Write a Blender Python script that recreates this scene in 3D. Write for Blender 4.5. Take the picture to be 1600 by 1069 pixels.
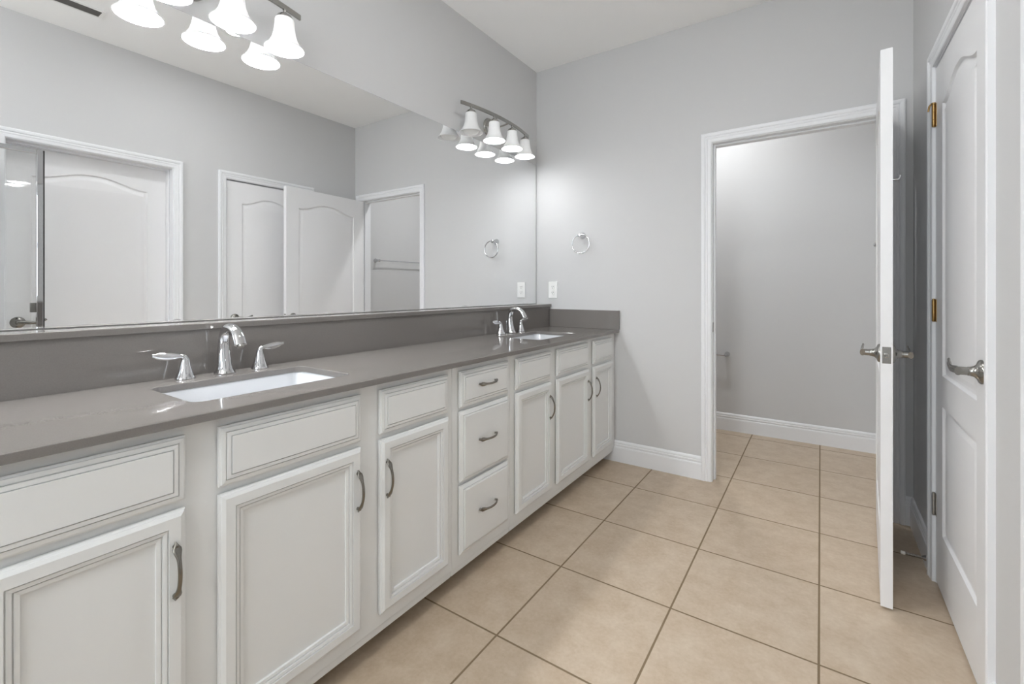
import bpy, bmesh, math, random
from mathutils import Vector, Matrix

for o in list(bpy.data.objects):
    bpy.data.objects.remove(o, do_unlink=True)
S = bpy.context.scene
COL = S.collection
R = math.radians

# ------------------------------------------------------------------ camera
CX, CZ = 1.780, 1.165
F_PX, YAW, HORIZON = 715.1, 0.5935, 451.7
cam_d = bpy.data.cameras.new('camera')
cam = bpy.data.objects.new('camera', cam_d)
COL.objects.link(cam)
cam.location = (CX, 0, CZ)
cam.rotation_euler = (R(90), 0, YAW)
cam_d.sensor_fit = 'HORIZONTAL'
cam_d.sensor_width = 36.0
cam_d.lens = 36.0 * F_PX / 1600.0
cam_d.shift_y = -(1069 / 2 - HORIZON) / 1600.0
cam_d.clip_start = 0.02
S.camera = cam

# ------------------------------------------------------------------ world, exposure
W = bpy.data.worlds.new('world')
S.world = W
W.use_nodes = True
W.node_tree.nodes['Background'].inputs[0].default_value = (0.85, 0.93, 1.0, 1)
W.node_tree.nodes['Background'].inputs[1].default_value = 8.5
S.view_settings.view_transform = 'Standard'
S.view_settings.look = 'None'
S.view_settings.gamma = 1.0
S.view_settings.exposure = 0.27
S.view_settings.use_curve_mapping = False
S.cycles.use_denoising = True
S.cycles.max_bounces = 14
S.cycles.diffuse_bounces = 9
S.cycles.glossy_bounces = 6
S.cycles.transmission_bounces = 8
S.cycles.transparent_max_bounces = 8
S.cycles.sample_clamp_indirect = 60
S.cycles.use_guiding = True
S.cycles.use_adaptive_sampling = False

BULB = (112.0, 26.0)   # radiance of the lit bulbs: near fixture, far fixture
CEIL_W = 6.0     # ceiling light of the bathroom
WC_W = 11.8       # ceiling light of the toilet room


def point_lamp(name, loc, watts, radius, color=(0.97, 0.985, 1.0)):
    d = bpy.data.lights.new(name, 'AREA' if radius < 0.1 else 'POINT')
    d.energy = watts
    if d.type == 'AREA':
        d.shape = 'DISK'
        d.size = 2 * radius
    else:
        d.shadow_soft_size = radius
    d.color = color
    o = bpy.data.objects.new(name, d)
    COL.objects.link(o)
    o.location = loc
    return o


# opening of the added fill window: tells the sky light where it enters
WN = (0.55, 1.75, 1.05, 2.15)          # x0, x1, sill, head of the added window behind the camera
pd = bpy.data.lights.new('fill_window_portal', 'AREA')
pd.shape = 'RECTANGLE'
pd.size, pd.size_y = WN[1] - WN[0], WN[3] - WN[2]
pd.cycles.is_portal = True
po = bpy.data.objects.new('fill_window_portal', pd)
COL.objects.link(po)
po.location = ((WN[0] + WN[1]) / 2, -2.10, (WN[2] + WN[3]) / 2)
po.rotation_euler = (R(90), 0, 0)
CEIL_LIGHTS = [(1.25, -0.85), (1.30, 1.42)]  # first entry is the added fill pendant
WC_LIGHT = (1.02, 3.50)

# ------------------------------------------------------------------ materials
def srgb(r, g, b):
    f = lambda c: (c / 255 / 12.92) if c / 255 <= 0.04045 else ((c / 255 + 0.055) / 1.055) ** 2.4
    return (f(r), f(g), f(b), 1)


def mat(name, col, rough=0.5, metal=0.0, bump=None, spec=0.5, coat=0.0, mottled=None):
    m = bpy.data.materials.new(name)
    m.use_nodes = True
    nt = m.node_tree
    p = nt.nodes['Principled BSDF']
    p.inputs['Base Color'].default_value = col
    p.inputs['Roughness'].default_value = rough
    p.inputs['Metallic'].default_value = metal
    p.inputs['Specular IOR Level'].default_value = spec
    p.inputs['Coat Weight'].default_value = coat
    if bump or mottled:
        tc = nt.nodes.new('ShaderNodeTexCoord')
    if bump:
        n = nt.nodes.new('ShaderNodeTexNoise')
        n.inputs['Scale'].default_value = bump[0]
        n.inputs['Detail'].default_value = 3
        b = nt.nodes.new('ShaderNodeBump')
        b.inputs['Strength'].default_value = bump[1]
        b.inputs['Distance'].default_value = bump[2] if len(bump) > 2 else 0.002
        nt.links.new(tc.outputs['Object'], n.inputs['Vector'])
        nt.links.new(n.outputs['Fac'], b.inputs['Height'])
        nt.links.new(b.outputs['Normal'], p.inputs['Normal'])
    if mottled:
        n2 = nt.nodes.new('ShaderNodeTexNoise')
        n2.inputs['Scale'].default_value = mottled[0]
        n2.inputs['Detail'].default_value = 4
        r = nt.nodes.new('ShaderNodeMix')
        r.data_type = 'RGBA'
        r.inputs[6].default_value = col
        r.inputs[7].default_value = mottled[1]
        nt.links.new(tc.outputs['Object'], n2.inputs['Vector'])
        nt.links.new(n2.outputs['Fac'], r.inputs[0])
        nt.links.new(r.outputs[2], p.inputs['Base Color'])
    return m


M = {}
M['wall'] = mat('wall_paint', srgb(205, 205, 205), 0.6, bump=(220, 0.12, 0.001), spec=0.3)
M['ceiling'] = mat('ceiling_paint', srgb(248, 248, 247), 0.8, bump=(90, 0.25, 0.002), spec=0.2)
M['trim'] = mat('white_trim_paint', srgb(232, 233, 235), 0.35, spec=0.4)
M['door'] = mat('white_door_paint', srgb(232, 232, 233), 0.38, spec=0.4)
M['cabinet'] = mat('cabinet_paint', srgb(226, 227, 226), 0.42, spec=0.4)
M['toekick'] = mat('toe_kick_shade_tone', srgb(150, 146, 140), 0.5)  # darker than the cabinets to deepen the shade at the floor
M['quartz'] = mat('grey_quartz', srgb(116, 111, 107), 0.06, spec=0.6, mottled=(420, srgb(129, 125, 121)))
M['porcelain'] = mat('white_porcelain', srgb(212, 214, 217), 0.08, spec=0.5, coat=0.3)
M['chrome'] = mat('polished_chrome', (0.64, 0.64, 0.65, 1), 0.05, 1.0)
M['nickel'] = mat('brushed_nickel', (0.40, 0.39, 0.37, 1), 0.22, 1.0)
M['pull'] = mat('pewter_pull', (0.25, 0.235, 0.21, 1), 0.27, 1.0)
M['lever'] = mat('satin_nickel_lever', (0.34, 0.33, 0.31, 1), 0.24, 1.0)
M['brass'] = mat('antique_brass', (0.42, 0.27, 0.11, 1), 0.35, 1.0)
M['steel'] = mat('steel_hinge', (0.5, 0.49, 0.47, 1), 0.3, 1.0)
M['plastic'] = mat('white_plastic', srgb(240, 240, 238), 0.3)
M['dark'] = mat('dark_slot', srgb(40, 38, 36), 0.6)
M['darkmetal'] = mat('dark_bronze_register', srgb(96, 94, 92), 0.45, 0.0)
M['rubber'] = mat('white_rubber', srgb(238, 236, 230), 0.6)
M['edge'] = mat('mirror_edge', srgb(110, 112, 112), 0.2, 0.6)
M['mirror'] = mat('silvered_mirror', (0.93, 0.935, 0.935, 1), 0.0, 1.0)


def glass_mat():
    m = bpy.data.materials.new('clear_glass')
    m.use_nodes = True
    nt = m.node_tree
    nt.nodes.clear()
    out = nt.nodes.new('ShaderNodeOutputMaterial')
    mix = nt.nodes.new('ShaderNodeMixShader')
    fr = nt.nodes.new('ShaderNodeFresnel')
    fr.inputs['IOR'].default_value = 1.45
    t = nt.nodes.new('ShaderNodeBsdfTransparent')
    t.inputs[0].default_value = (0.985, 0.99, 0.988, 1)
    g = nt.nodes.new('ShaderNodeBsdfGlossy')
    g.inputs['Roughness'].default_value = 0.0
    nt.links.new(fr.outputs[0], mix.inputs[0])
    nt.links.new(t.outputs[0], mix.inputs[1])
    nt.links.new(g.outputs[0], mix.inputs[2])
    nt.links.new(mix.outputs[0], out.inputs[0])
    return m


M['glass'] = glass_mat()


def shade_mat():
    """frosted glass: the bulb's light comes through it"""
    m = bpy.data.materials.new('frosted_glass_shade')
    m.use_nodes = True
    nt = m.node_tree
    nt.nodes.clear()
    out = nt.nodes.new('ShaderNodeOutputMaterial')
    mix = nt.nodes.new('ShaderNodeMixShader')
    mix.inputs[0].default_value = 0.042
    d = nt.nodes.new('ShaderNodeBsdfPrincipled')
    d.inputs['Base Color'].default_value = srgb(236, 236, 236)
    d.inputs['Roughness'].default_value = 0.3
    t = nt.nodes.new('ShaderNodeBsdfTranslucent')
    t.inputs[0].default_value = (0.9, 0.9, 0.9, 1)
    nt.links.new(d.outputs[0], mix.inputs[1])
    nt.links.new(t.outputs[0], mix.inputs[2])
    nt.links.new(mix.outputs[0], out.inputs[0])
    return m


M['shade'] = shade_mat()


def emit_mat(name, strength, col=(0.97, 0.985, 1.0, 1)):
    m = bpy.data.materials.new(name)
    m.use_nodes = True
    p = m.node_tree.nodes['Principled BSDF']
    p.inputs['Base Color'].default_value = (0.9, 0.9, 0.9, 1)
    p.inputs['Emission Color'].default_value = col
    p.inputs['Emission Strength'].default_value = strength
    return m


M['bulb_near'] = emit_mat('lit_bulb', BULB[0])
M['bulb_far'] = emit_mat('lit_bulb', BULB[1])
M['bulb_off'] = mat('unlit_bulb', srgb(225, 225, 222), 0.3)

TX0, TY0, TPX, TPY = 0.876, 1.2475, 0.4495, 0.4605


def tile_mat():
    m = bpy.data.materials.new('beige_floor_tile')
    m.use_nodes = True
    nt = m.node_tree
    N, Lk = nt.nodes.new, nt.links.new
    p = nt.nodes['Principled BSDF']
    tc = N('ShaderNodeTexCoord')
    sep = N('ShaderNodeSeparateXYZ')
    Lk(tc.outputs['Object'], sep.inputs[0])

    def math_(op, a, b=None):
        n = N('ShaderNodeMath')
        n.operation = op
        for i, v in enumerate((a, b)):
            if v is None:
                continue
            if isinstance(v, (int, float)):
                n.inputs[i].default_value = v
            else:
                Lk(v, n.inputs[i])
        return n.outputs[0]

    ds, idx = [], []
    for ax, o, pt in (('X', TX0, TPX), ('Y', TY0, TPY)):
        u = math_('DIVIDE', math_('SUBTRACT', sep.outputs[ax], o), pt)
        fl = math_('FLOOR', u)
        fr = math_('SUBTRACT', u, fl)
        d = math_('MULTIPLY', math_('MINIMUM', fr, math_('SUBTRACT', 1.0, fr)), pt)
        ds.append(d)
        idx.append(fl)
    dist = math_('MINIMUM', ds[0], ds[1])
    mr = N('ShaderNodeMapRange')
    mr.inputs['From Min'].default_value = 0.0026
    mr.inputs['From Max'].default_value = 0.0041
    Lk(dist, mr.inputs['Value'])
    comb = N('ShaderNodeCombineXYZ')
    Lk(idx[0], comb.inputs[0])
    Lk(idx[1], comb.inputs[1])
    wn = N('ShaderNodeTexWhiteNoise')
    wn.noise_dimensions = '3D'
    Lk(comb.outputs[0], wn.inputs['Vector'])
    add = N('ShaderNodeVectorMath')
    add.operation = 'MULTIPLY_ADD'
    add.inputs[1].default_value = (7, 7, 7)
    Lk(wn.outputs['Color'], add.inputs[0])
    Lk(tc.outputs['Object'], add.inputs[2])
    n1 = N('ShaderNodeTexNoise')
    n1.inputs['Scale'].default_value = 11
    n1.inputs['Detail'].default_value = 7
    n1.inputs['Roughness'].default_value = 0.68
    Lk(add.outputs[0], n1.inputs['Vector'])
    n2 = N('ShaderNodeTexNoise')
    n2.inputs['Scale'].default_value = 75
    n2.inputs['Detail'].default_value = 4
    Lk(add.outputs[0], n2.inputs['Vector'])
    ramp = N('ShaderNodeValToRGB')
    e = ramp.color_ramp.elements
    e[0].position, e[0].color = 0.30, srgb(178, 158, 134)
    e[1].position, e[1].color = 0.72, srgb(206, 191, 171)
    mid = ramp.color_ramp.elements.new(0.5)
    mid.color = srgb(192, 174, 152)
    f = math_('ADD', math_('MULTIPLY', n1.outputs['Fac'], 0.72), math_('MULTIPLY', n2.outputs['Fac'], 0.28))
    f = math_('ADD', f, math_('MULTIPLY', math_('SUBTRACT', wn.outputs['Value'], 0.5), 0.06))
    Lk(f, ramp.inputs[0])
    mix = N('ShaderNodeMix')
    mix.data_type = 'RGBA'
    mix.inputs[6].default_value = srgb(126, 108, 84)
    Lk(mr.outputs[0], mix.inputs[0])
    Lk(ramp.outputs[0], mix.inputs[7])
    Lk(mix.outputs[2], p.inputs['Base Color'])
    rr = N('ShaderNodeMapRange')
    rr.inputs['To Min'].default_value = 0.85
    rr.inputs['To Max'].default_value = 0.42
    Lk(mr.outputs[0], rr.inputs['Value'])
    Lk(rr.outputs[0], p.inputs['Roughness'])
    b = N('ShaderNodeBump')
    b.inputs['Strength'].default_value = 0.5
    b.inputs['Distance'].default_value = 0.002
    h = math_('ADD', mr.outputs[0], math_('MULTIPLY', n1.outputs['Fac'], 0.25))
    Lk(h, b.inputs['Height'])
    Lk(b.outputs[0], p.inputs['Normal'])
    return m


M['tile'] = tile_mat()

# ------------------------------------------------------------------ mesh helpers
def link(name, bm, m, parent=None, smooth=None, loc=None):
    me = bpy.data.meshes.new(name)
    bmesh.ops.recalc_face_normals(bm, faces=bm.faces)
    if smooth:
        for f in bm.faces:
            f.smooth = True
        ang = R(smooth)
        for e in bm.edges:
            e.smooth = not (len(e.link_faces) == 2 and e.calc_face_angle(0) > ang)
    bm.to_mesh(me)
    bm.free()
    for mm in (m if isinstance(m, (list, tuple)) else [m]):
        me.materials.append(mm)
    o = bpy.data.objects.new(name, me)
    COL.objects.link(o)
    if parent is not None:
        o.parent = parent
    if loc is not None:
        o.location = loc
    return o


def empty(name, loc=(0, 0, 0), rz=0.0):
    o = bpy.data.objects.new(name, None)
    o.empty_display_size = 0.1
    COL.objects.link(o)
    o.location = loc
    o.rotation_euler = (0, 0, rz)
    return o


def tag(o, label=None, cat=None, group=None, kind=None):
    if label:
        o['label'] = label
    if cat:
        o['category'] = cat
    if group:
        o['group'] = group
    if kind:
        o['kind'] = kind
    return o


def box(bm, lo, hi, bev=0.0, seg=2):
    lo, hi = Vector(lo), Vector(hi)
    r = bmesh.ops.create_cube(bm, size=1.0)
    vs = r['verts']
    c, s = (lo + hi) / 2, hi - lo
    for v in vs:
        v.co = Vector((v.co.x * s.x + c.x, v.co.y * s.y + c.y, v.co.z * s.z + c.z))
    if bev:
        es = list({e for v in vs for e in v.link_edges})
        bmesh.ops.bevel(bm, geom=es, offset=bev, segments=seg, affect='EDGES', profile=0.5)
    return bm


def lathe(bm, prof, n=32, mtx=Matrix.Identity(4), closed=False):
    """prof: list of (r, z); r==0 ends collapse to a point"""
    rings = []
    for r, z in prof:
        if r < 1e-6:
            rings.append([bm.verts.new(mtx @ Vector((0, 0, z)))])
        else:
            rings.append([bm.verts.new(mtx @ Vector((r * math.cos(2 * math.pi * i / n), r * math.sin(2 * math.pi * i / n), z))) for i in range(n)])
    pairs = list(zip(rings, rings[1:]))
    if closed:
        pairs.append((rings[-1], rings[0]))
    for a, b in pairs:
        for i in range(n):
            j = (i + 1) % n
            if len(a) == 1 and len(b) == 1:
                continue
            if len(a) == 1:
                bm.faces.new((a[0], b[i], b[j]))
            elif len(b) == 1:
                bm.faces.new((a[i], a[j], b[0]))
            else:
                bm.faces.new((a[i], a[j], b[j], b[i]))
    if not closed:
        for ring in (rings[0], rings[-1]):
            if len(ring) > 2:
                bm.faces.new(ring)
    return bm


def axis_m(loc, direction):
    """matrix that takes local +z to the direction"""
    d = Vector(direction).normalized()
    return Matrix.Translation(Vector(loc)) @ d.to_track_quat('Z', 'Y').to_matrix().to_4x4()


def sweep(bm, pts, section, up=(0, 0, 1), n=12, closed=False):
    """section(t,i) -> list of (a, b) offsets in the (side, up) frame, or a radius"""
    pts = [Vector(p) for p in pts]
    rings = []
    k = len(pts)
    upv = Vector(up)
    for i, p in enumerate(pts):
        if closed:
            tg = (pts[(i + 1) % k] - pts[i - 1]).normalized()
        else:
            tg = (pts[min(i + 1, k - 1)] - pts[max(i - 1, 0)]).normalized()
        side = tg.cross(upv)
        if side.length < 1e-5:
            side = tg.cross(Vector((1, 0, 0)))
        side.normalize()
        u = side.cross(tg).normalized()
        s = section(i / max(1, k - 1), i)
        if isinstance(s, (int, float)):
            s = [(s * math.cos(2 * math.pi * q / n), s * math.sin(2 * math.pi * q / n)) for q in range(n)]
        rings.append([bm.verts.new(p + side * a + u * b) for a, b in s])
    pr = list(zip(rings, rings[1:]))
    if closed:
        pr.append((rings[-1], rings[0]))
    for a, b in pr:
        q = len(a)
        for i in range(q):
            bm.faces.new((a[i], a[(i + 1) % q], b[(i + 1) % q], b[i]))
    if not closed:
        bm.faces.new(rings[0])
        bm.faces.new(list(reversed(rings[-1])))
    return bm


def ell(a, b, n=14, sq=1.0):
    out = []
    for q in range(n):
        t = 2 * math.pi * q / n
        c, s = math.cos(t), math.sin(t)
        out.append((a * math.copysign(abs(c) ** sq, c), b * math.copysign(abs(s) ** sq, s)))
    return out


def bez(p0, p1, p2, p3, n):
    p0, p1, p2, p3 = map(Vector, (p0, p1, p2, p3))
    return [((1 - t) ** 3) * p0 + 3 * t * (1 - t) ** 2 * p1 + 3 * t * t * (1 - t) * p2 + t ** 3 * p3 for t in [i / n for i in range(n + 1)]]


def inset_poly(poly, d):
    """offset a CCW polygon of (u, v) inward by d, mitred"""
    n = len(poly)
    out = []
    for i in range(n):
        a, b, c = Vector(poly[i - 1]), Vector(poly[i]), Vector(poly[(i + 1) % n])
        e1, e2 = (b - a).normalized(), (c - b).normalized()
        n1, n2 = Vector((-e1.y, e1.x)), Vector((-e2.y, e2.x))
        m = n1 + n2
        k = m.dot(n1)
        out.append(tuple(b + m * (d / k)))
    return out


def rect(u0, v0, u1, v1):
    return [(u0, v0), (u1, v0), (u1, v1), (u0, v1)]


def stack_loops(bm, loops, place, cap_first=True, cap_last=True):
    """bridge loops of equal length; loops are lists of (u, v, d); place maps them to 3-D"""
    rings = [[bm.verts.new(place(*p)) for p in lp] for lp in loops]
    for a, b in zip(rings, rings[1:]):
        n = len(a)
        for i in range(n):
            bm.faces.new((a[i], a[(i + 1) % n], b[(i + 1) % n], b[i]))
    if cap_first:
        bm.faces.new(list(reversed(rings[0])))
    if cap_last:
        bm.faces.new(rings[-1])
    return rings


def fill_holes(bm, loops):
    """triangulated face between an outer ring of verts and hole rings"""
    es = []
    for lp in loops:
        for i in range(len(lp)):
            a, b = lp[i], lp[(i + 1) % len(lp)]
            e = bm.edges.get((a, b)) or bm.edges.new((a, b))
            es.append(e)
    bmesh.ops.triangle_fill(bm, edges=es, use_beauty=True, use_dissolve=False)


# ------------------------------------------------------------------ room shell
YB, XR, ZC = 2.969, 2.1575, 2.80      # back wall, right wall, ceiling
YF, YW = -1.95, 4.13                  # wall behind the camera, back wall of the toilet room
TH = 0.12
DO = (1.237, 2.066, 2.045)            # doorway to the toilet room: x0, x1, head
CD = (1.752, 2.447, 2.045)            # closet doorway on the right wall: y0, y1, head
RD = (0.560, 1.387, 2.045)            # recessed doorway on the right wall


def structure(name, bm, m, label, cat, parent=None):
    o = link(name, bm, m, parent)
    tag(o, label, cat, kind='structure')
    return o


bm = bmesh.new()
box(bm, (-0.15, YF - 0.1, -0.1), (2.6, YW + 0.1, 0.0))
structure('floor', bm, M['tile'], 'beige square tile floor with brown grout lines', 'floor')
bm = bmesh.new()
box(bm, (-0.15, YF - 0.1, ZC), (2.6, YW + 0.1, ZC + 0.1))
structure('ceiling', bm, M['ceiling'], 'flat white painted ceiling above the vanity room', 'ceiling')

bm = bmesh.new()
box(bm, (-0.12, YF, 0), (0.0, YW, ZC))
structure('wall_left', bm, M['wall'], 'light grey wall carrying the long mirror and both vanity lights', 'wall')
bm = bmesh.new()
JK = 0.0122     # the openings leave room for the jambs
box(bm, (0, YB, 0), (DO[0] - JK, YB + TH, ZC))
box(bm, (DO[1] + JK, YB, 0), (XR, YB + TH, ZC))
box(bm, (DO[0] - JK, YB, DO[2] + JK), (DO[1] + JK, YB + TH, ZC))
structure('wall_back', bm, M['wall'], 'light grey wall with the towel ring and the doorway to the toilet room', 'wall')
bm = bmesh.new()
X2 = XR + 0.14
for y0, y1 in ((YF, RD[0] - JK), (RD[1] + JK, CD[0] - JK), (CD[1] + JK, YW)):
    box(bm, (XR, y0, 0), (X2, y1, ZC))
for d in (RD, CD):
    box(bm, (XR, d[0] - JK, d[2] + JK), (X2, d[1] + JK, ZC))
box(bm, (X2 + 0.06, YF, 0), (X2 + 0.12, YW, ZC))  # unseen backing slab added behind the doors to stop light leaks
structure('wall_right', bm, M['wall'], 'light grey wall holding the closet door with brass hinges', 'wall')
bm = bmesh.new()
box(bm, (-0.12, YW, 0), (XR + 0.2, YW + 0.1, ZC))
structure('wall_alcove', bm, M['wall'], 'grey back wall of the small toilet room seen through the open doorway', 'wall')

# wall behind the camera, with an unseen window added for fill daylight
bm = bmesh.new()
box(bm, (-0.12, YF - TH, 0), (WN[0], YF, ZC))
box(bm, (WN[1], YF - TH, 0), (2.6, YF, ZC))
box(bm, (WN[0], YF - TH, 0), (WN[1], YF, WN[2]))
box(bm, (WN[0], YF - TH, WN[3]), (WN[1], YF, ZC))
structure('wall_front', bm, M['wall'], 'light grey wall behind the camera with an added fill window', 'wall')
win = empty('fill_window_1', ((WN[0] + WN[1]) / 2, YF, WN[2]))
tag(win, 'white framed unseen window added behind the camera for fill daylight', 'window', kind='structure')
bm = bmesh.new()
hw, hh = (WN[1] - WN[0]) / 2, WN[3] - WN[2]
for a in ((-hw, 0, -hw + 0.05, hh), (hw - 0.05, 0, hw, hh), (-hw, 0, hw, 0.05), (-hw, hh - 0.05, hw, hh), (-hw, hh / 2 - 0.02, hw, hh / 2 + 0.02)):
    box(bm, (a[0], -0.09, a[1]), (a[2], -0.03, a[3]))
link('fill_window_frame', bm, M['trim'], win)
bm = bmesh.new()
box(bm, (-hw + 0.05, -0.064, 0.05), (hw - 0.05, -0.058, hh - 0.05))
link('fill_window_pane', bm, M['glass'], win)

# ---- casings: a stepped profile swept round the opening with mitred corners
CAS = [(0.000, 0.0), (0.000, 0.009), (0.004, 0.011), (0.020, 0.012), (0.024, 0.0145), (0.030, 0.0145), (0.033, 0.012), (0.038, 0.0165),
       (0.045, 0.018), (0.052, 0.018), (0.057, 0.015), (0.057, 0.0)]


def casing(name, a, b, top, place, parent):
    """place(u along wall, z, t out of the wall) -> point"""
    bm = bmesh.new()
    cols = []
    for w, t in CAS:
        w += 0.004
        cols.append([bm.verts.new(place(*p, t)) for p in ((a - w, 0.0), (a - w, top + w), (b + w, top + w), (b + w, 0.0))])
    for p, q in zip(cols, cols[1:]):
        for i in range(3):
            bm.faces.new((p[i], p[i + 1], q[i + 1], q[i]))
    for i in (0, 3):
        bm.faces.new([c[i] for c in cols])
    for i in range(3):
        bm.faces.new((cols[0][i], cols[0][i + 1], cols[-1][i + 1], cols[-1][i]))
    return link(name, bm, M['trim'], parent)


def jamb(name, a, b, top, d0, d1, place, parent, t=0.0):
    bm = bmesh.new()
    k = 0.012

    def bx(u0, z0, u1, z1, e0, e1):
        p, q = Vector(place(u0, z0, e0)), Vector(place(u1, z1, e1))
        box(bm, [min(p[i], q[i]) for i in range(3)], [max(p[i], q[i]) for i in range(3)])
    bx(a - k, 0, a, top + k, d0, d1)
    bx(b, 0, b + k, top + k, d0, d1)
    bx(a, top, b, top + k, d0, d1)
    return link(name, bm, M['trim'], parent)


def stops(name, a, b, top, d0, d1, place, parent):
    bm = bmesh.new()
    k = 0.010

    def bx(u0, z0, u1, z1):
        p, q = Vector(place(u0, z0, d0)), Vector(place(u1, z1, d1))
        box(bm, [min(p[i], q[i]) for i in range(3)], [max(p[i], q[i]) for i in range(3)], 0.002, 1)
    bx(a, 0, a + k, top)
    bx(b - k, 0, b, top)
    bx(a + k, top - k, b - k, top)
    return link(name, bm, M['trim'], parent)


on_back = lambda u, z, t: (u, YB - t, z)
on_right = lambda u, z, t: (XR - t, u, z)

t1 = empty('trim_1', ((DO[0] + DO[1]) / 2, YB, 0))
tag(t1, 'white moulded trim round the open doorway in the back wall', 'door trim', kind='structure')
sh = lambda f, o: (lambda u, z, t: tuple(Vector(f(u, z, t)) - o.location))
casing('casing', *DO, sh(on_back, t1), t1)
jamb('jamb', *DO, -TH, 0.0, sh(on_back, t1), t1)
stops('stop_strip', *DO, -0.072, -0.040, sh(on_back, t1), t1)
bm = bmesh.new()
box(bm, (DO[0], YB + 0.006, 0.905), (DO[0] + 0.0015, YB + 0.034, 0.962), 0.0005, 1)
o = link('strike_plate', bm, M['lever'], t1)
o.matrix_parent_inverse = Matrix.Translation(-t1.location)
tag(o, 'dark metal strike plate')

t2 = empty('trim_2', (XR, (CD[0] + CD[1]) / 2, 0))
tag(t2, 'white moulded trim round the closet door', 'door trim', kind='structure')
casing('casing', *CD, sh(on_right, t2), t2)
jamb('jamb', *CD, -0.14, 0.0, sh(on_right, t2), t2)

t3 = empty('trim_3', (XR, (RD[0] + RD[1]) / 2, 0))
tag(t3, 'white moulded trim round the recessed doorway, reflected at the mirror end nearest the shower glass', 'door trim', kind='structure')
casing('casing', *RD, sh(on_right, t3), t3)
jamb('jamb', *RD, -0.14, 0.0, sh(on_right, t3), t3)
stops('stop_strip', *RD, -0.098, -0.060, sh(on_right, t3), t3)

# ---- baseboards
BASE = [(0.0, 0.0), (0.014, 0.0), (0.014, 0.094), (0.0125, 0.100), (0.0095, 0.102), (0.0095, 0.106), (0.012, 0.109), (0.012, 0.117), (0.009, 0.1195), (0.009, 0.122),
        (0.0105, 0.125), (0.0095, 0.132), (0.006, 0.138), (0.003, 0.141), (0.0, 0.141)]


def baseboard(name, a, b, nrm, label):
    bm = bmesh.new()
    a, b, nrm = Vector((*a, 0)), Vector((*b, 0)), Vector((*nrm, 0))
    r0 = [bm.verts.new(a + nrm * t + Vector((0, 0, z))) for t, z in BASE]
    r1 = [bm.verts.new(b + nrm * t + Vector((0, 0, z))) for t, z in BASE]
    n = len(r0)
    for i in range(n):
        bm.faces.new((r0[i], r0[(i + 1) % n], r1[(i + 1) % n], r1[i]))
    bm.faces.new(r0)
    bm.faces.new(r1)
    structure(name, bm, M['trim'], label, 'baseboard')


baseboard('baseboard_back', (0.540, YB), (DO[0] - 0.061, YB), (0, -1), 'tall white baseboard between the vanity and the open doorway')
baseboard('baseboard_corner', (DO[1] + 0.061, YB), (XR, YB), (0, -1), 'short piece of white baseboard behind the open door')
baseboard('baseboard_right', (XR, CD[1] + 0.061), (XR, YB), (-1, 0), 'white baseboard on the right wall behind the open door')
baseboard('baseboard_right_near', (XR, RD[1] + 0.061), (XR, CD[0] - 0.061), (-1, 0), 'white baseboard between the two doors of the right wall')
baseboard('baseboard_alcove', (0.0, YW), (XR, YW), (0, -1), 'tall white baseboard on the back wall of the toilet room')
baseboard('baseboard_alcove_right', (XR, YB + TH), (XR, YW), (-1, 0), 'white baseboard on the right side of the toilet room')

# ------------------------------------------------------------------ doors
DH, DT = 2.032, 0.035


def door_slab(name, w, parent, y_sign=1):
    """two-panel moulded slab in local x 0..w, z 0.008..DH, y 0..DT; both faces carry an arched and a square panel"""
    bm = bmesh.new()
    z0, z1 = 0.012, DH + 0.003
    st = 0.116

    def panels():
        low = [(st, 0.235), (w - st, 0.235), (w - st, 0.722), (st, 0.722)]
        up = [(st, 0.838), (w - st, 0.838)]
        n = 28
        top = []
        for i in range(n + 1):
            t = i / n
            u = w - st - t * (w - 2 * st)
            s = min(1.0, max(0.0, (0.5 - abs(t - 0.5)) / 0.46 - 0.02))
            top.append((u, 1.864 + 0.058 * (0.5 - 0.5 * math.cos(math.pi * s))))
        return low, up + top
    prof = [(0.0, 0.0), (0.003, 0.0045), (0.008, 0.0085), (0.015, 0.0090), (0.022, 0.0070), (0.034, 0.0030), (0.040, 0.0022)]
    outs = []
    for side in (0, 1):
        def place(u, v, d, side=side):
            return (u, d if side == 0 else DT - d, v)
        outer = [bm.verts.new(place(u, v, 0)) for u, v in rect(0, z0, w, z1)]
        holes = []
        for poly in panels():
            loops = []
            for ins, dep in prof:
                pl = inset_poly(poly, ins) if ins else poly
                loops.append([(u, v, dep) for u, v in pl])
            rings = stack_loops(bm, loops, place, cap_first=False, cap_last=True)
            holes.append(rings[0])
        fill_holes(bm, [outer] + holes)
        outs.append(outer)
    for i in range(4):
        bm.faces.new((outs[0][i], outs[0][(i + 1) % 4], outs[1][(i + 1) % 4], outs[1][i]))
    return link(name, bm, M['door'], parent, smooth=28)


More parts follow.
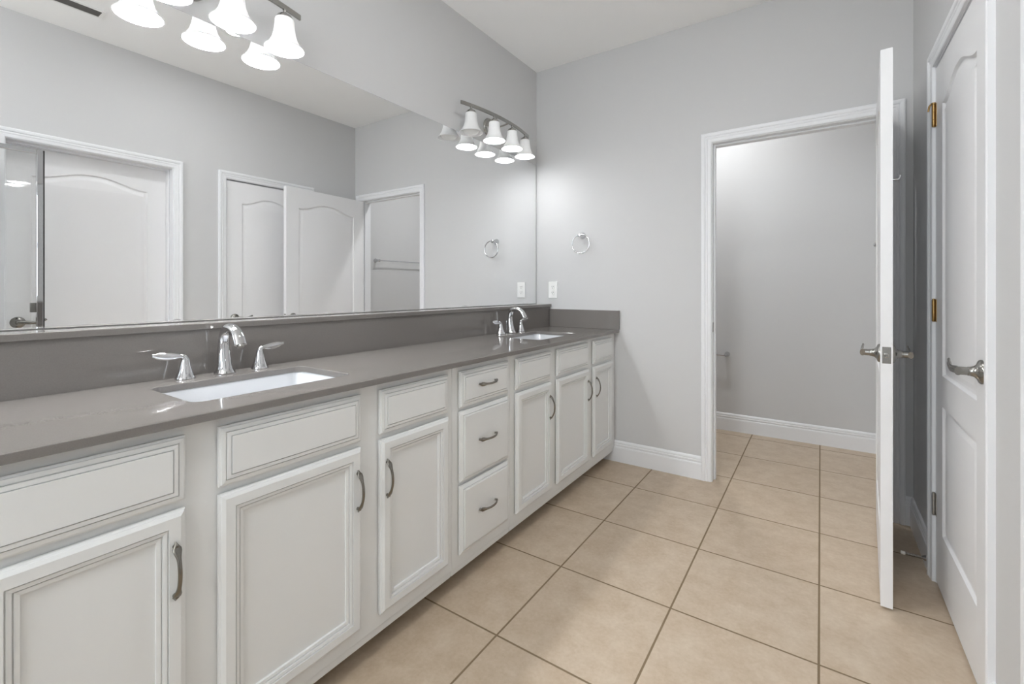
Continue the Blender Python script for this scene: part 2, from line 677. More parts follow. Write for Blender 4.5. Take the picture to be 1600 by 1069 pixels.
def lever(parent, u, z, side, direction, label=None):
    """side -1: on the face y=0 (pointing to -y), +1: on the face y=DT; direction +-1 along local x"""
    y = 0.0 if side < 0 else DT
    bm = bmesh.new()
    lathe(bm, [(0, 0), (0.0345, 0), (0.0345, 0.003), (0.032, 0.007), (0.022, 0.011), (0.0155, 0.017), (0.0130, 0.026), (0.0130, 0.030), (0.0120, 0.031), (0.0120, 0.054), (0.0, 0.055)],
          28, axis_m((u, y, z), (0, side, 0)))
    h = link('handle', bm, M['lever'], parent, smooth=40)
    bm = bmesh.new()
    yy = y + side * 0.052
    pts = bez((u - direction * 0.012, yy, z), (u + direction * 0.04, yy, z + 0.006), (u + direction * 0.06, yy + side * 0.006, z - 0.016), (u + direction * 0.115, yy - side * 0.002, z + 0.017), 18)

    def sec(t, i):
        e = math.sin(math.pi * min(1, max(0, t * 1.0)) * 0.5)
        hgt = 0.0125 - 0.003 * e
        wid = 0.0085 - 0.0035 * e
        if t > 0.94:
            hgt *= 0.75
            wid *= 0.75
        return ell(wid, hgt, 14)
    sweep(bm, pts, sec)
    link('lever', bm, M['lever'], h, smooth=50)
    return h


def hinge(parent, loc, m, pin_stop=None, label=None, leaf_dir=None):
    bm = bmesh.new()
    lathe(bm, [(0, -0.0445), (0.0035, -0.0445), (0.0062, -0.041), (0.0062, -0.0155), (0.0052, -0.015), (0.0062, -0.0145), (0.0062, 0.0145), (0.0052, 0.015), (0.0062, 0.0155),
               (0.0062, 0.041), (0.0048, 0.0415), (0.0048, 0.046), (0, 0.047)], 16)
    if leaf_dir is not None:
        for dx, dy in leaf_dir:
            box(bm, (min(0, dx), dy - 0.0008, -0.0445), (max(0, dx), dy + 0.0008, 0.0445))
    if pin_stop is not None:
        px, py = pin_stop
        sweep(bm, [(0, 0, 0.049), (px * 0.4, py * 0.4, 0.050), (px * 0.8, py * 0.8, 0.042), (px, py, 0.022)], lambda t, i: 0.0035, up=(0.3, 0.7, 0.2), n=8)
        lathe(bm, [(0, 0.046), (0.007, 0.046), (0.007, 0.052), (0, 0.053)], 12)
    o = link('hinge', bm, m, parent, smooth=40, loc=loc)
    if label:
        tag(o, label)
    return o


# door_1: open, hinged on the right jamb of the back doorway
W1 = 0.824
d1 = empty('door_1', (2.053, 2.955, 0), 0)
tag(d1, 'white two-panel door standing open in front of the back doorway, edge towards the camera', 'door', kind='structure')
d1.rotation_euler = (0, 0, R(266.4))     # local +x runs from the hinge to the latch edge
# local y=0 face looks to the right wall, local y=DT to ... build it so the slab lies left of the pivot
slab = door_slab('panel', W1, d1)
slab.location = (0.003, -0.041, 0)
hold = slab
lever(slab, W1 - 0.062, 0.925, -1, -1)
lever(slab, W1 - 0.062, 0.925, 1, -1)
bm = bmesh.new()
box(bm, (W1 - 0.001, DT / 2 - 0.0125, 0.895), (W1 + 0.0012, DT / 2 + 0.0125, 0.955), 0.0005, 1)
lp = link('latch_plate', bm, M['lever'], slab)
bm = bmesh.new()
box(bm, (W1, DT / 2 - 0.007, 0.917), (W1 + 0.009, DT / 2 + 0.007, 0.933), 0.003, 2)
link('latch_bolt', bm, M['nickel'], slab)
for z in (0.31, 1.08, 1.80):
    hinge(d1, (0.0, 0.0, z), M['steel'], leaf_dir=((0.022, -0.006),))
bm = bmesh.new()
sweep(bm, bez((W1 - 0.21, DT, 1.60), (W1 - 0.21, DT + 0.020, 1.593), (W1 - 0.21, DT + 0.029, 1.593), (W1 - 0.21, DT + 0.029, 1.612), 14), lambda t, i: 0.0038, up=(1, 0, 0), n=10)
lathe(bm, [(0, 0), (0.016, 0), (0.014, 0.005), (0, 0.007)], 20, axis_m((W1 - 0.21, DT, 1.60), (0, 1, 0)))
o = link('robe_hook', bm, M['chrome'], slab, smooth=40)
tag(o, 'small chrome robe hook')

# door_2: the closet door on the right wall
W2 = CD[1] - CD[0] - 0.006
d2 = empty('door_2', (XR + 0.001, CD[1] - 0.003, 0), R(-90))   # local +x runs towards the camera, local +y is +x (into the wall)
tag(d2, 'closed white arched two-panel door with brass hinges on the right wall', 'door', kind='structure')
slab = door_slab('panel', W2, d2)
lever(slab, W2 - 0.060, 0.930, -1, -1)
hinge(d2, (-0.002, -0.0065, 1.853), M['brass'], leaf_dir=((-0.013, 0.0040), (0.016, 0.0056)), pin_stop=(-0.008, -0.015), label='brass hinge with a pin stop')
hinge(d2, (-0.002, -0.0065, 1.08), M['brass'], leaf_dir=((-0.013, 0.0040), (0.016, 0.0056)), label='brass hinge')
hinge(d2, (-0.002, -0.0065, 0.311), M['steel'], leaf_dir=((-0.013, 0.0040), (0.016, 0.0056)), label='grey steel hinge')

# door_3: the recessed door seen only in the mirror
W3 = RD[1] - RD[0] - 0.006
d3 = empty('door_3', (XR + 0.100, RD[1] - 0.003, 0), R(-90))
tag(d3, 'white arched two-panel door set deep in its frame, reflected at the left of the mirror', 'door', kind='structure')
slab = door_slab('panel', W3, d3)
lever(slab, W3 - 0.060, 0.962, -1, -1)

# ------------------------------------------------------------------ vanity
FX = 0.617          # face frame plane
CT = 0.891          # counter top
U1, U2, U3 = (0.053, 1.315), (1.315, 1.707), (1.707, 2.966)


def front(bm, y0, z0, y1, z1, prof, x=FX + 0.0005):
    """overlay front; prof is a list of (inset, depth from the back plane)"""
    loops = []
    for ins, dep in prof:
        loops.append([(y, z, dep) for y, z in inset_poly(rect(y0, z0, y1, z1), ins)] if ins else [(y, z, dep) for y, z in rect(y0, z0, y1, z1)])
    stack_loops(bm, loops, lambda y, z, d: (x + d, y, z))
    return bm


DOOR_P = [(0.010, 0), (0.010, 0.0035), (0, 0.0035), (0, 0.0115), (0.0035, 0.0135), (0.0042, 0.0160), (0.0115, 0.0205), (0.033, 0.0205), (0.0333, 0.0150), (0.0353, 0.0150),
          (0.0358, 0.0182), (0.0430, 0.0168), (0.0433, 0.0112), (0.0453, 0.0112), (0.0458, 0.0143), (0.0535, 0.0130), (0.0538, 0.0072)]
DRAW_P = [(0.010, 0), (0.010, 0.0035), (0, 0.0035), (0, 0.0105), (0.0040, 0.0125), (0.0048, 0.0150), (0.0130, 0.0165), (0.0133, 0.0130), (0.0152, 0.0130), (0.0155, 0.0182),
          (0.0235, 0.0190), (0.0238, 0.0150), (0.0257, 0.0150), (0.0260, 0.0205)]
SLAB_P = [(0.010, 0), (0.010, 0.0035), (0, 0.0035), (0, 0.0095), (0.0135, 0.0165), (0.0138, 0.0135), (0.0157, 0.0135), (0.0160, 0.0185), (0.0205, 0.0190), (0.0215, 0.0205)]


def bow_pull(parent, c, vertical=True):
    """bow pull with pointed flared feet; c is the point on the front"""
    c = Vector(c)
    bm = bmesh.new()
    ax = Vector((0, 0, 1)) if vertical else Vector((0, 1, 0))
    L, H = 0.062, 0.026
    pts = []
    n = 22
    for i in range(n + 1):
        s = -1 + 2 * i / n
        pts.append(c + ax * (L * s) + Vector((1, 0, 0)) * (0.002 + H * (1 - abs(s) ** 2.2)))

    def sec(t, i):
        s = abs(2 * t - 1)
        w = 0.0042 + 0.0046 * math.exp(-((s - 0.78) / 0.17) ** 2)
        if s > 0.86:
            w *= max(0.12, 1 - (s - 0.86) / 0.15)
        return ell(w, 0.0026 + 0.0008 * (1 - s), 12, 0.8)
    side_up = Vector((1, 0, 0))
    sweep(bm, pts, sec, up=side_up)
    for s in (-1, 1):
        lathe(bm, [(0, 0), (0.0050, 0), (0.0036, 0.004), (0.0036, 0.013), (0, 0.013)], 10, axis_m(c + ax * (s * L * 0.84), (1, 0, 0)))
    return link('handle', bm, M['pull'], parent, smooth=50)


def cabinet(name, ys, label):
    y0, y1 = ys
    root = empty(name, (0.0, (y0 + y1) / 2, 0.0))
    tag(root, label, 'vanity cabinet', 'vanity cabinets under the quartz countertop')
    off = Matrix.Translation(-root.location)

    def sub(o, par=None):
        o.matrix_parent_inverse = off if par is None else Matrix.Identity(4)
        return o
    bm = bmesh.new()
    g = 0.0006
    box(bm, (0.004, y0 + g, 0.094), (FX - 0.019, y0 + 0.016, CT - 0.0205))
    box(bm, (0.004, y1 - 0.016, 0.094), (FX - 0.019, y1 - g, CT - 0.0205))
    box(bm, (0.004, y0 + 0.016, 0.094), (FX - 0.019, y1 - 0.016, 0.11))
    box(bm, (0.004, y0 + 0.016, 0.11), (0.012, y1 - 0.016, CT - 0.0205))
    sub(link('body', bm, M['cabinet'], root))
    bm = bmesh.new()
    box(bm, (FX - 0.019, y0 + g, 0.094), (FX, y1 - g, CT - 0.0205), 0.0008, 1)
    sub(link('face_frame', bm, M['cabinet'], root))
    bm = bmesh.new()
    box(bm, (FX - 0.05, y0 + g, 0.066), (FX - 0.006, y1 - g, 0.091), 0.003, 2)
    sub(link('bottom_rail', bm, M['cabinet'], root))
    bm = bmesh.new()
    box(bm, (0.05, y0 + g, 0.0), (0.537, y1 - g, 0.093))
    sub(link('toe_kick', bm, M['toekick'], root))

    def door(a, b, hy):
        bm = bmesh.new()
        front(bm, a, 0.138, b, 0.688, DOOR_P)
        d = sub(link('door', bm, M['cabinet'], root))
        bow_pull(d, (FX + 0.0205, hy, 0.564))

    def false_front(a, b):
        bm = bmesh.new()
        front(bm, a, 0.706, b, 0.846, DRAW_P)
        sub(link('drawer_front', bm, M['cabinet'], root))

    def drawer(a, b, z0, z1, prof):
        bm = bmesh.new()
        front(bm, a, z0, b, z1, prof)
        d = sub(link('drawer', bm, M['cabinet'], root))
        bow_pull(d, (FX + 0.021, (a + b) / 2, (z0 + z1) / 2 + 0.005), vertical=False)
    return door, false_front, drawer


c1 = cabinet('vanity_cabinet', U1, 'white sink base cabinet nearest the camera, below the near sink')
for a, b, hy in ((0.127, 0.430, 0.407), (0.497, 0.891, 0.872), (0.963, 1.2815, 0.983)):
    c1[0](a, b, hy)
    c1[1](a, b)
c2 = cabinet('vanity_cabinet', U2, 'narrow white cabinet with a stack of three drawers between the sink cabinets')
c2[2](1.348, 1.677, 0.706, 0.846, DRAW_P)
c2[2](1.348, 1.677, 0.416, 0.690, SLAB_P)
c2[2](1.348, 1.677, 0.138, 0.404, SLAB_P)
c3 = cabinet('vanity_cabinet', U3, 'white sink base cabinet against the back wall, below the far sink')
for a, b, hy in ((1.7396, 2.0645, 2.038), (2.128, 2.5196, 2.498), (2.592, 2.895, 2.618)):
    c3[0](a, b, hy)
    c3[1](a, b)

# ---- countertop with two cut-outs, raised ledge behind and a splash at the end
SINKS = [(0.385, 0.709), (0.385, 2.345)]
SW, SD = 0.448, 0.292     # opening along y and x


def rrect(cx, cy, sx, sy, r, n=6):
    out = []
    for k, (ox, oy) in enumerate(((1, 1), (-1, 1), (-1, -1), (1, -1))):
        for i in range(n + 1):
            t = math.pi / 2 * (k + i / n)
            out.append((cx + ox * (sx / 2 - r) + r * math.cos(t), cy + oy * (sy / 2 - r) + r * math.sin(t)))
    return out


counter = empty('countertop', (0.0, 1.5, 0.87))
tag(counter, 'long dark grey quartz countertop with two sink cut-outs and a raised ledge behind', 'countertop')
bm = bmesh.new()
Y0C, Y1C, X1C, ZB = 0.035, YB - 0.001, 0.652, 0.8715
e = 0.002
lo_o = [bm.verts.new((x, y, ZB)) for x, y in rect(0.002, Y0C, X1C, Y1C)]
md_o = [bm.verts.new((x, y, CT - e)) for x, y in rect(0.002, Y0C, X1C, Y1C)]
up_o = [bm.verts.new((x, y, CT)) for x, y in rect(0.002, Y0C + e, X1C - e, Y1C)]
for a, b in ((lo_o, md_o), (md_o, up_o)):
    for i in range(4):
        bm.faces.new((a[i], a[(i + 1) % 4], b[(i + 1) % 4], b[i]))
uh, lh = [], []
for sx, sy in SINKS:
    p = rrect(sx, sy, SD, SW, 0.028)
    p2 = rrect(sx, sy, SD + 2 * e, SW + 2 * e, 0.030)
    r0 = [bm.verts.new((x, y, ZB)) for x, y in p]
    r1 = [bm.verts.new((x, y, CT - e)) for x, y in p]
    r2 = [bm.verts.new((x, y, CT)) for x, y in p2]
    for a, b in ((r0, r1), (r1, r2)):
        for i in range(len(p)):
            bm.faces.new((a[i], a[(i + 1) % len(p)], b[(i + 1) % len(p)], b[i]))
    lh.append(r0)
    uh.append(r2)
fill_holes(bm, [up_o] + uh)
fill_holes(bm, [lo_o] + lh)
cs = lambda o: setattr(o, 'matrix_parent_inverse', Matrix.Translation(-counter.location))
cs(link('worktop', bm, M['quartz'], counter))
LX, LZ = 0.120, 1.054
bm = bmesh.new()
box(bm, (0.002, Y0C, CT), (LX, Y1C, LZ - 0.020))
cs(link('backsplash', bm, M['quartz'], counter))
bm = bmesh.new()
box(bm, (0.0015, Y0C - 0.004, LZ - 0.0195), (LX + 0.010, Y1C, LZ), 0.0015, 1)
cs(link('ledge_cap', bm, M['quartz'], counter))
bm = bmesh.new()
box(bm, (LX + 0.0005, YB - 0.021, CT), (0.656, YB - 0.0005, 1.019), 0.0015, 1)
cs(link('side_splash', bm, M['quartz'], counter))


def make_sink(cx, cy, label):
    root = empty('sink', (cx, cy, ZB - 0.135))
    tag(root, label, 'sink', 'undermount vanity sinks')
    bm = bmesh.new()
    zt = 0.135
    loops = []
    for (dx, dy, r, z) in ((0.055, 0.055, 0.045, zt - 0.008), (0.055, 0.055, 0.045, zt - 0.0005), (0.006, 0.006, 0.030, zt - 0.0005), (0.000, 0.000, 0.032, zt - 0.006),
                           (-0.012, -0.014, 0.034, 0.050), (-0.022, -0.028, 0.034, 0.022), (-0.050, -0.060, 0.030, 0.012), (-0.21, -0.32, 0.02, 0.006), (-0.244, -0.40, 0.022, 0.005)):
        loops.append([(x, y, z) for x, y in rrect(0, 0, SD + dx, SW + dy, r, 8)])
    outer = []
    for (dx, dy, r, z) in ((0.016, 0.014, 0.045, zt - 0.008), (0.004, 0.0, 0.042, 0.040), (-0.03, -0.04, 0.042, 0.003), (-0.20, -0.30, 0.03, 0.0)):
        outer.append([(x, y, z) for x, y in rrect(0, 0, SD + dx, SW + dy, r, 8)])
    stack_loops(bm, list(reversed(outer)) + loops, lambda x, y, z: (x, y, z))
    link('basin', bm, M['porcelain'], root, smooth=50)
    bm = bmesh.new()
    lathe(bm, [(0, 0.0), (0.022, 0.0), (0.022, 0.0065), (0.019, 0.009), (0.016, 0.0075), (0.015, 0.010), (0.006, 0.013), (0, 0.0135)], 24)
    link('drain', bm, M['chrome'], root, smooth=40)
    bm = bmesh.new()
    return root


make_sink(*SINKS[0], 'white rectangular undermount sink nearer the camera')
make_sink(*SINKS[1], 'white rectangular undermount sink near the back wall, smaller in view')


# ---- widespread faucets
def make_faucet(cy, label):
    root = empty('faucet', (0.172, cy, CT + 0.0003))
    tag(root, label, 'faucet', 'chrome widespread faucets')
    bm = bmesh.new()
    arc = bez((0, 0, 0.020), (-0.012, 0, 0.085), (-0.014, 0, 0.150), (0.040, 0, 0.149), 16) + bez((0.040, 0, 0.149), (0.078, 0, 0.148), (0.092, 0, 0.122), (0.104, 0, 0.099), 10)[1:]

    def sec(t, i):
        a = 0.0185 * (1 - t) + 0.0125 * t
        if t < 0.34:
            a = b = 0.0160 + 0.0060 * ((0.34 - t) / 0.34) ** 1.5
        else:
            q = (t - 0.34) / 0.66
            a = 0.0160 - 0.0050 * q
            b = 0.0160 + 0.0030 * q * q
        return ell(a, b, 20)
    sweep(bm, arc, sec, up=(0.0, 1.0, 0.0))
    lathe(bm, [(0, 0), (0.0305, 0), (0.031, 0.003), (0.028, 0.008), (0.0240, 0.016), (0.0218, 0.025), (0, 0.025)], 32)
    sp = link('spout', bm, M['chrome'], root, smooth=40)
    bm = bmesh.new()
    d = (arc[-1] - arc[-2]).normalized()
    lathe(bm, [(0, -0.002), (0.0105, -0.002), (0.0105, 0.006), (0, 0.006)], 20, axis_m(arc[-1], d))
    link('aerator', bm, M['nickel'], sp, smooth=40)
    bm = bmesh.new()
    lathe(bm, [(0, 0), (0.0024, 0), (0.0024, 0.060), (0.0045, 0.062), (0.0052, 0.069), (0.0035, 0.074), (0, 0.075)], 14, Matrix.Translation((-0.034, 0, 0)))
    link('lift_rod', bm, M['chrome'], root, smooth=40)
    for s in (-1, 1):
        bm = bmesh.new()
        o = Matrix.Translation((0, s * 0.112, 0))
        lathe(bm, [(0, 0), (0.0265, 0), (0.027, 0.003), (0.0245, 0.008), (0.0195, 0.022), (0.0150, 0.038), (0.0118, 0.052), (0.0112, 0.060), (0, 0.062)], 28, o)
        h = link('handle', bm, M['chrome'], root, smooth=40)
        bm = bmesh.new()
        y = s * 0.112
        pts = bez((0, y, 0.050), (0, y - s * 0.003, 0.068), (0, y + s * 0.006, 0.071), (0, y + s * 0.020, 0.071), 8) + \
            bez((0, y + s * 0.020, 0.071), (0, y + s * 0.045, 0.071), (0, y + s * 0.060, 0.075), (0.0, y + s * 0.084, 0.079), 10)[1:]

        def sec2(t, i):
            if t < 0.35:
                return ell(0.0108 - 0.006 * (t / 0.35) * 0.6, 0.0108 - 0.010 * (t / 0.35) * 0.55, 14)
            q = (t - 0.35) / 0.65
            w = 0.0072 + 0.0042 * math.sin(math.pi * min(1, q * 1.05))
            if q > 0.9:
                w *= 0.7
            return ell(w, 0.0046 - 0.0012 * q, 14)
        sweep(bm, pts, sec2, up=(0.001, s * -0.02, 1) if False else (1, 0, 0))
        link('lever', bm, M['chrome'], h, smooth=50)
    return root


make_faucet(0.712, 'chrome two-handle faucet behind the sink nearer the camera')
make_faucet(2.372, 'chrome two-handle faucet behind the sink near the back wall')

# ------------------------------------------------------------------ mirror
bm = bmesh.new()
box(bm, (0.0005, 0.045, LZ + 0.0015), (0.0045, 2.953, 2.097), 0.0008, 1)
for f in bm.faces:
    f.material_index = 0 if f.normal.x > 0.9 else 1
o = link('mirror', bm, [M['mirror'], M['edge']])
tag(o, 'wide frameless wall mirror standing on the quartz ledge behind both sinks', 'mirror')


# ------------------------------------------------------------------ vanity lights
def make_light(cy, lit, on, label):
    root = empty('vanity_light', (0.0, cy, 2.196))
    tag(root, label, 'wall light', 'four-shade vanity lights over the mirror')
    bm = bmesh.new()
    lathe(bm, [(0, 0.0005), (0.060, 0.0005), (0.062, 0.004), (0.058, 0.012), (0.050, 0.016), (0.046, 0.016), (0.040, 0.024), (0.020, 0.030), (0, 0.031)], 36, axis_m((0, 0, 0.01), (1, 0, 0)))
    link('canopy', bm, M['nickel'], root, smooth=35)
    zb = 0.040
    bow = lambda t: 0.074 + 0.044 * (1 - t * t)
    bm = bmesh.new()
    pts = [(bow(t), 0.365 * t, zb) for t in [-1 + i / 12 for i in range(25)]]
    sec = [(-0.004, -0.010), (0.004, -0.010), (0.004, 0.010), (-0.004, 0.010)]
    sweep(bm, pts, lambda t, i: sec)
    link('bar', bm, M['nickel'], root, smooth=30)
    bm = bmesh.new()
    for s in (-1, 1):
        sweep(bm, bez((0.025, s * 0.018, 0.012), (0.06, s * 0.02, 0.012), (0.07, s * 0.05, 0.020), (bow(s * 0.17) - 0.001, s * 0.062, zb), 10), lambda t, i: 0.0055, n=10)
    link('arm', bm, M['nickel'], root, smooth=40)
    for k, y in enumerate((-0.2925, -0.0975, 0.0975, 0.2925)):
        x = bow(y / 0.365)
        T = Matrix.Translation((x, y, 0))
        bm = bmesh.new()
        lathe(bm, [(0, zb - 0.008), (0.006, zb - 0.008), (0.006, zb - 0.022), (0.012, zb - 0.024), (0.024, zb - 0.032), (0.0295, zb - 0.042), (0.0295, zb - 0.047), (0, zb - 0.047)], 24, T)
        link('socket', bm, M['nickel'], root, smooth=40)
        bm = bmesh.new()
        outp = [(0.0315, 0.000), (0.0335, -0.006), (0.0350, -0.030), (0.0385, -0.055), (0.0450, -0.078), (0.0560, -0.098), (0.0670, -0.110), (0.0700, -0.114)]
        th = 0.003
        prof = [(r, z + zb - 0.046) for r, z in outp] + [(r - th, z + zb - 0.046 - 0.0005) for r, z in reversed(outp)]
        lathe(bm, prof, 40, T, closed=True)
        s = link('shade', bm, M['shade'], root, smooth=60)
        bm = bmesh.new()
        zr = zb - 0.046 - 0.1145        # rim of the shade
        A, B, zc = 0.049, 0.027, zr + 0.018
        pr = [(0, zc - B)] + [(A * math.sin(a), zc - B * math.cos(a)) for a in [math.pi * q / 16 for q in range(1, 13)]] + [(0.016, zc + 0.034), (0.013, zc + 0.085), (0, zc + 0.088)]
        lathe(bm, pr, 24, T)
        link('bulb', bm, M[on] if lit[k] else M['bulb_off'], s, smooth=60)
        if not lit[k]:
            tag(s, 'unlit grey glass shade')
    return root


make_light(0.6665, (1, 1, 1, 1), 'bulb_near', 'brushed nickel vanity light with four glowing bell shades above the near sink')
make_light(2.371, (0, 1, 1, 1), 'bulb_far', 'brushed nickel vanity light near the back corner with one bell shade unlit')

# ------------------------------------------------------------------ towel ring, outlet, toilet room fittings
tr = empty('towel_ring', (0.382, YB, 1.542))
tag(tr, 'chrome towel ring on the back wall above the outlet', 'towel ring')
bm = bmesh.new()
lathe(bm, [(0, 0.0003), (0.024, 0.0003), (0.024, 0.005), (0.019, 0.012), (0.014, 0.030), (0.0125, 0.055), (0.0135, 0.062), (0.010, 0.066), (0, 0.067)], 28, axis_m((0, 0, 0), (0, -1, 0)))
link('post', bm, M['chrome'], tr, smooth=40)
bm = bmesh.new()
rr = 0.066
sweep(bm, [(0.010 + rr * math.cos(2 * math.pi * i / 48), -0.056, -0.062 + rr * math.sin(2 * math.pi * i / 48)) for i in range(48)], lambda t, i: 0.0045, up=(0, 1, 0), n=10, closed=True)
link('ring', bm, M['chrome'], tr, smooth=60)

ot = empty('outlet', (0.143, YB, 1.158))
tag(ot, 'white double electrical outlet low on the back wall beside the mirror', 'outlet')
bm = bmesh.new()
box(bm, (-0.036, -0.006, -0.060), (0.036, -0.0003, 0.060), 0.002, 2)
link('cover_plate', bm, M['plastic'], ot)
for z in (0.021, -0.021):
    bm = bmesh.new()
    lathe(bm, [(0, 0), (0.0165, 0), (0.0165, 0.0025), (0, 0.003)], 24, axis_m((0, -0.006, z), (0, -1, 0)))
    rc = link('receptacle', bm, M['plastic'], ot)
    bm = bmesh.new()
    for x in (-0.006, 0.006):
        box(bm, (x - 0.0012, -0.0094, z), (x + 0.0012, -0.0085, z + 0.008))
    lathe(bm, [(0, 0), (0.0025, 0), (0.0025, 0.0008), (0, 0.0009)], 12, axis_m((0, -0.0087, z - 0.007), (0, -1, 0)))
    link('slot', bm, M['dark'], rc)

tp = empty('toilet_paper_holder', (1.140, YW, 0.627))
tag(tp, 'small chrome toilet paper holder on the back wall of the toilet room', 'toilet paper holder')
for x in (0.0, -0.16):
    bm = bmesh.new()
    lathe(bm, [(0, 0.0003), (0.021, 0.0003), (0.021, 0.005), (0.016, 0.012), (0.012, 0.030), (0.0115, 0.060), (0.0135, 0.070), (0.0095, 0.076), (0, 0.077)], 24, axis_m((x, 0, 0), (0, -1, 0)))
    link('post', bm, M['chrome'], tp, smooth=40)
bm = bmesh.new()
sweep(bm, [(-0.155, -0.064, 0), (-0.08, -0.064, 0), (-0.005, -0.064, 0)], lambda t, i: 0.008, n=16)
link('bar', bm, M['chrome'], tp, smooth=40)

tb = empty('towel_bar', (XR, 3.222, 1.467))
tag(tb, 'straight chrome towel bar in the toilet room, seen in the mirror', 'towel bar')
for y in (0.0, 0.76):
    bm = bmesh.new()
    lathe(bm, [(0, 0.0003), (0.023, 0.0003), (0.023, 0.005), (0.017, 0.012), (0.013, 0.030), (0.013, 0.062), (0.015, 0.070), (0.010, 0.078), (0, 0.079)], 24, axis_m((0, y, 0), (-1, 0, 0)))
    link('post', bm, M['chrome'], tb, smooth=40)
bm = bmesh.new()
sweep(bm, [(-0.066, 0.005, 0), (-0.066, 0.38, 0), (-0.066, 0.755, 0)], lambda t, i: 0.0065, n=14)
link('bar', bm, M['chrome'], tb, smooth=40)

# spring door stop on the right baseboard
ds = empty('door_stop', (XR - 0.014, 2.548, 0.042))
tag(ds, 'spring door stop with a white tip on the baseboard behind the open door', 'door stop')
bm = bmesh.new()
lathe(bm, [(0, 0), (0.011, 0), (0.010, 0.004), (0.006, 0.012), (0, 0.012)], 18, axis_m((0, 0, 0), (-1, 0, 0)))
link('base', bm, M['nickel'], ds, smooth=40)
bm = bmesh.new()
turns, nn = 16, 16 * 12
sweep(bm, [(-0.010 - 0.058 * i / nn, 0.0048 * math.cos(2 * math.pi * turns * i / nn), 0.0048 * math.sin(2 * math.pi * turns * i / nn)) for i in range(nn + 1)], lambda t, i: 0.0012, up=(1, 0.1, 0), n=6)
link('spring', bm, M['nickel'], ds, smooth=60)
bm = bmesh.new()
lathe(bm, [(0, 0.066), (0.0065, 0.066), (0.0072, 0.072), (0.0066, 0.080), (0, 0.082)], 16, axis_m((0, 0, 0), (-1, 0, 0)))
o = link('tip', bm, M['rubber'], ds, smooth=40)
tag(o, 'white rubber tip')

# ceiling register, seen in the mirror
av = empty('air_vent', (1.778, 0.740, ZC))
tag(av, 'narrow dark slotted air vent in the white ceiling, reflected at the top of the mirror', 'air vent')
bm = bmesh.new()
for a in ((-0.052, -0.160, -0.038, 0.160), (0.038, -0.160, 0.052, 0.160), (-0.038, -0.160, 0.038, -0.146), (-0.038, 0.146, 0.038, 0.160)):
    box(bm, (a[0], a[1], -0.006), (a[2], a[3], -0.0003))
link('frame', bm, M['plastic'], av)
bm = bmesh.new()
box(bm, (-0.038, -0.146, -0.0022), (0.038, 0.146, -0.0004))
link('backing', bm, M['darkmetal'], av)
for i in range(4):
    bm = bmesh.new()
    x = -0.027 + 0.018 * i
    r0 = [bm.verts.new(v) for v in ((x - 0.006, -0.146, -0.0026), (x + 0.004, -0.146, -0.0072), (x + 0.005, -0.146, -0.0064), (x - 0.005, -0.146, -0.0024))]
    r1 = [bm.verts.new(Vector(v.co) + Vector((0, 0.292, 0))) for v in r0]
    for k in range(4):
        bm.faces.new((r0[k], r0[(k + 1) % 4], r1[(k + 1) % 4], r1[k]))
    bm.faces.new(r0)
    bm.faces.new(r1)
    link('slat', bm, M['darkmetal'], av)

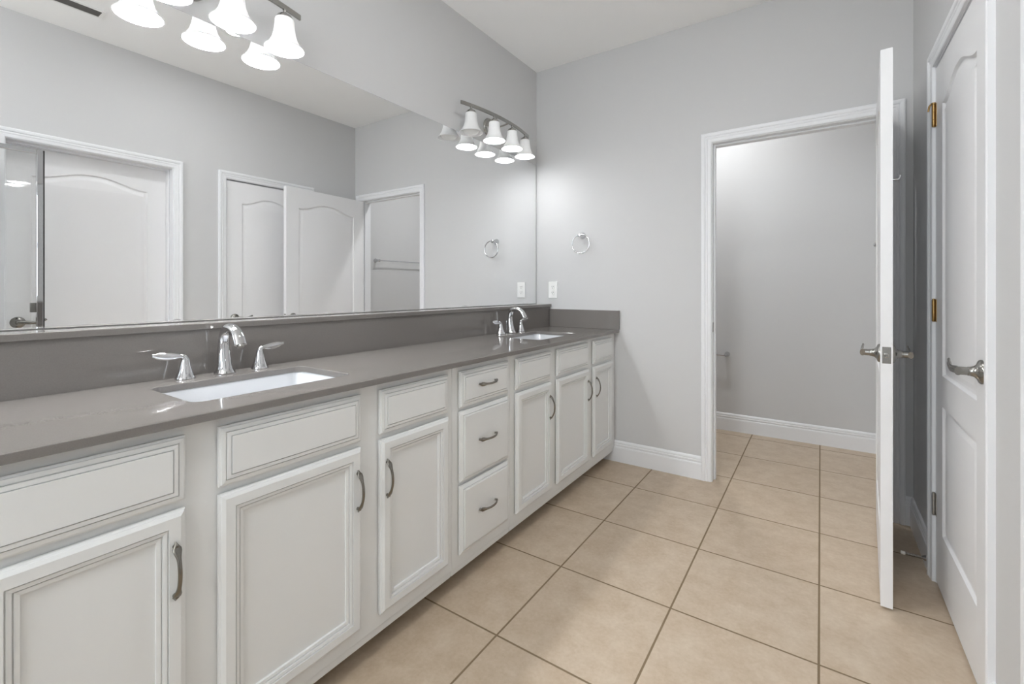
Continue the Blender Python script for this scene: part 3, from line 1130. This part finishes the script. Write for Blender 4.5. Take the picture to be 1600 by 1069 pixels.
# framed glass shower door, swung open along the right wall: seen in the mirror only
sd = empty('shower_door', (2.000, 0.683, 0.0), R(-90 - 1.0))      # local +x runs towards the camera side
tag(sd, 'chrome framed clear glass shower door, reflected at the left edge of the mirror', 'shower door')
bm = bmesh.new()
LW, LH = 0.62, 1.973
for a in ((0, 0, 0.026, LH), (LW - 0.026, 0, LW, LH), (0.026, LH - 0.026, LW - 0.026, LH), (0.026, 0, LW - 0.026, 0.03)):
    box(bm, (a[0], -0.013, a[1]), (a[2], 0.013, a[3]), 0.0015, 1)
link('frame', bm, M['chrome'], sd)
bm = bmesh.new()
box(bm, (0.024, -0.003, 0.028), (LW - 0.024, 0.003, LH - 0.024))
link('pane', bm, M['glass'], sd)
bm = bmesh.new()
box(bm, (-0.007, -0.010, 0.0), (-0.0005, 0.010, LH))
o = link('seal', bm, M['dark'], sd)
tag(o, 'black rubber seal')
bm = bmesh.new()
box(bm, (0.012, 0.013, 1.03), (0.048, 0.030, 1.085), 0.003, 2)
link('catch', bm, M['nickel'], sd)

# ------------------------------------------------------------------ ceiling lights (outside the frame)
def ceiling_light(x, y, watts, label, drop=0.0):
    root = empty('ceiling_light', (x, y, ZC))
    tag(root, label, 'ceiling light')
    lens = emit_mat('lit_lens', 6.0)
    bm = bmesh.new()
    if drop:
        lathe(bm, [(0, -0.0003), (0.06, -0.0003), (0.058, -0.02), (0.012, -0.03), (0.008, -0.035), (0.008, -drop), (0, -drop)], 28)
        link('stem', bm, M['nickel'], root, smooth=40)
        bm = bmesh.new()
        lathe(bm, [(0, -drop - 0.001), (0.05, -drop - 0.006), (0.055, -drop - 0.03), (0.02, -drop - 0.034), (0, -drop - 0.034)], 28)
        link('cap', bm, M['nickel'], root, smooth=40)
        point_lamp('ceiling_lamp', (x, y, ZC - drop - 0.18), watts, 0.11)  # lamp of the added pendant, lifts the ceiling and room fill
        return
    lathe(bm, [(0.052, -0.0003), (0.085, -0.0003), (0.085, -0.004), (0.072, -0.007), (0.052, -0.007)], 36, closed=True)
    link('trim_ring', bm, M['plastic'], root, smooth=40)
    bm = bmesh.new()
    lathe(bm, [(0, -0.0004), (0.0515, -0.0004), (0.0515, -0.004), (0, -0.005)], 32)
    link('lens', bm, lens, root, smooth=40)
    point_lamp('ceiling_lamp', (x, y, ZC - 0.0085), watts, 0.05)


ceiling_light(*CEIL_LIGHTS[0], CEIL_W * 4.6, 'unseen pendant added behind the camera as fill light', 0.16)  # pendant added out of view to brighten the room
ceiling_light(*CEIL_LIGHTS[1], CEIL_W, 'recessed ceiling light above the floor in front of the drawers')
ceiling_light(*WC_LIGHT, WC_W, 'recessed ceiling light of the toilet room')
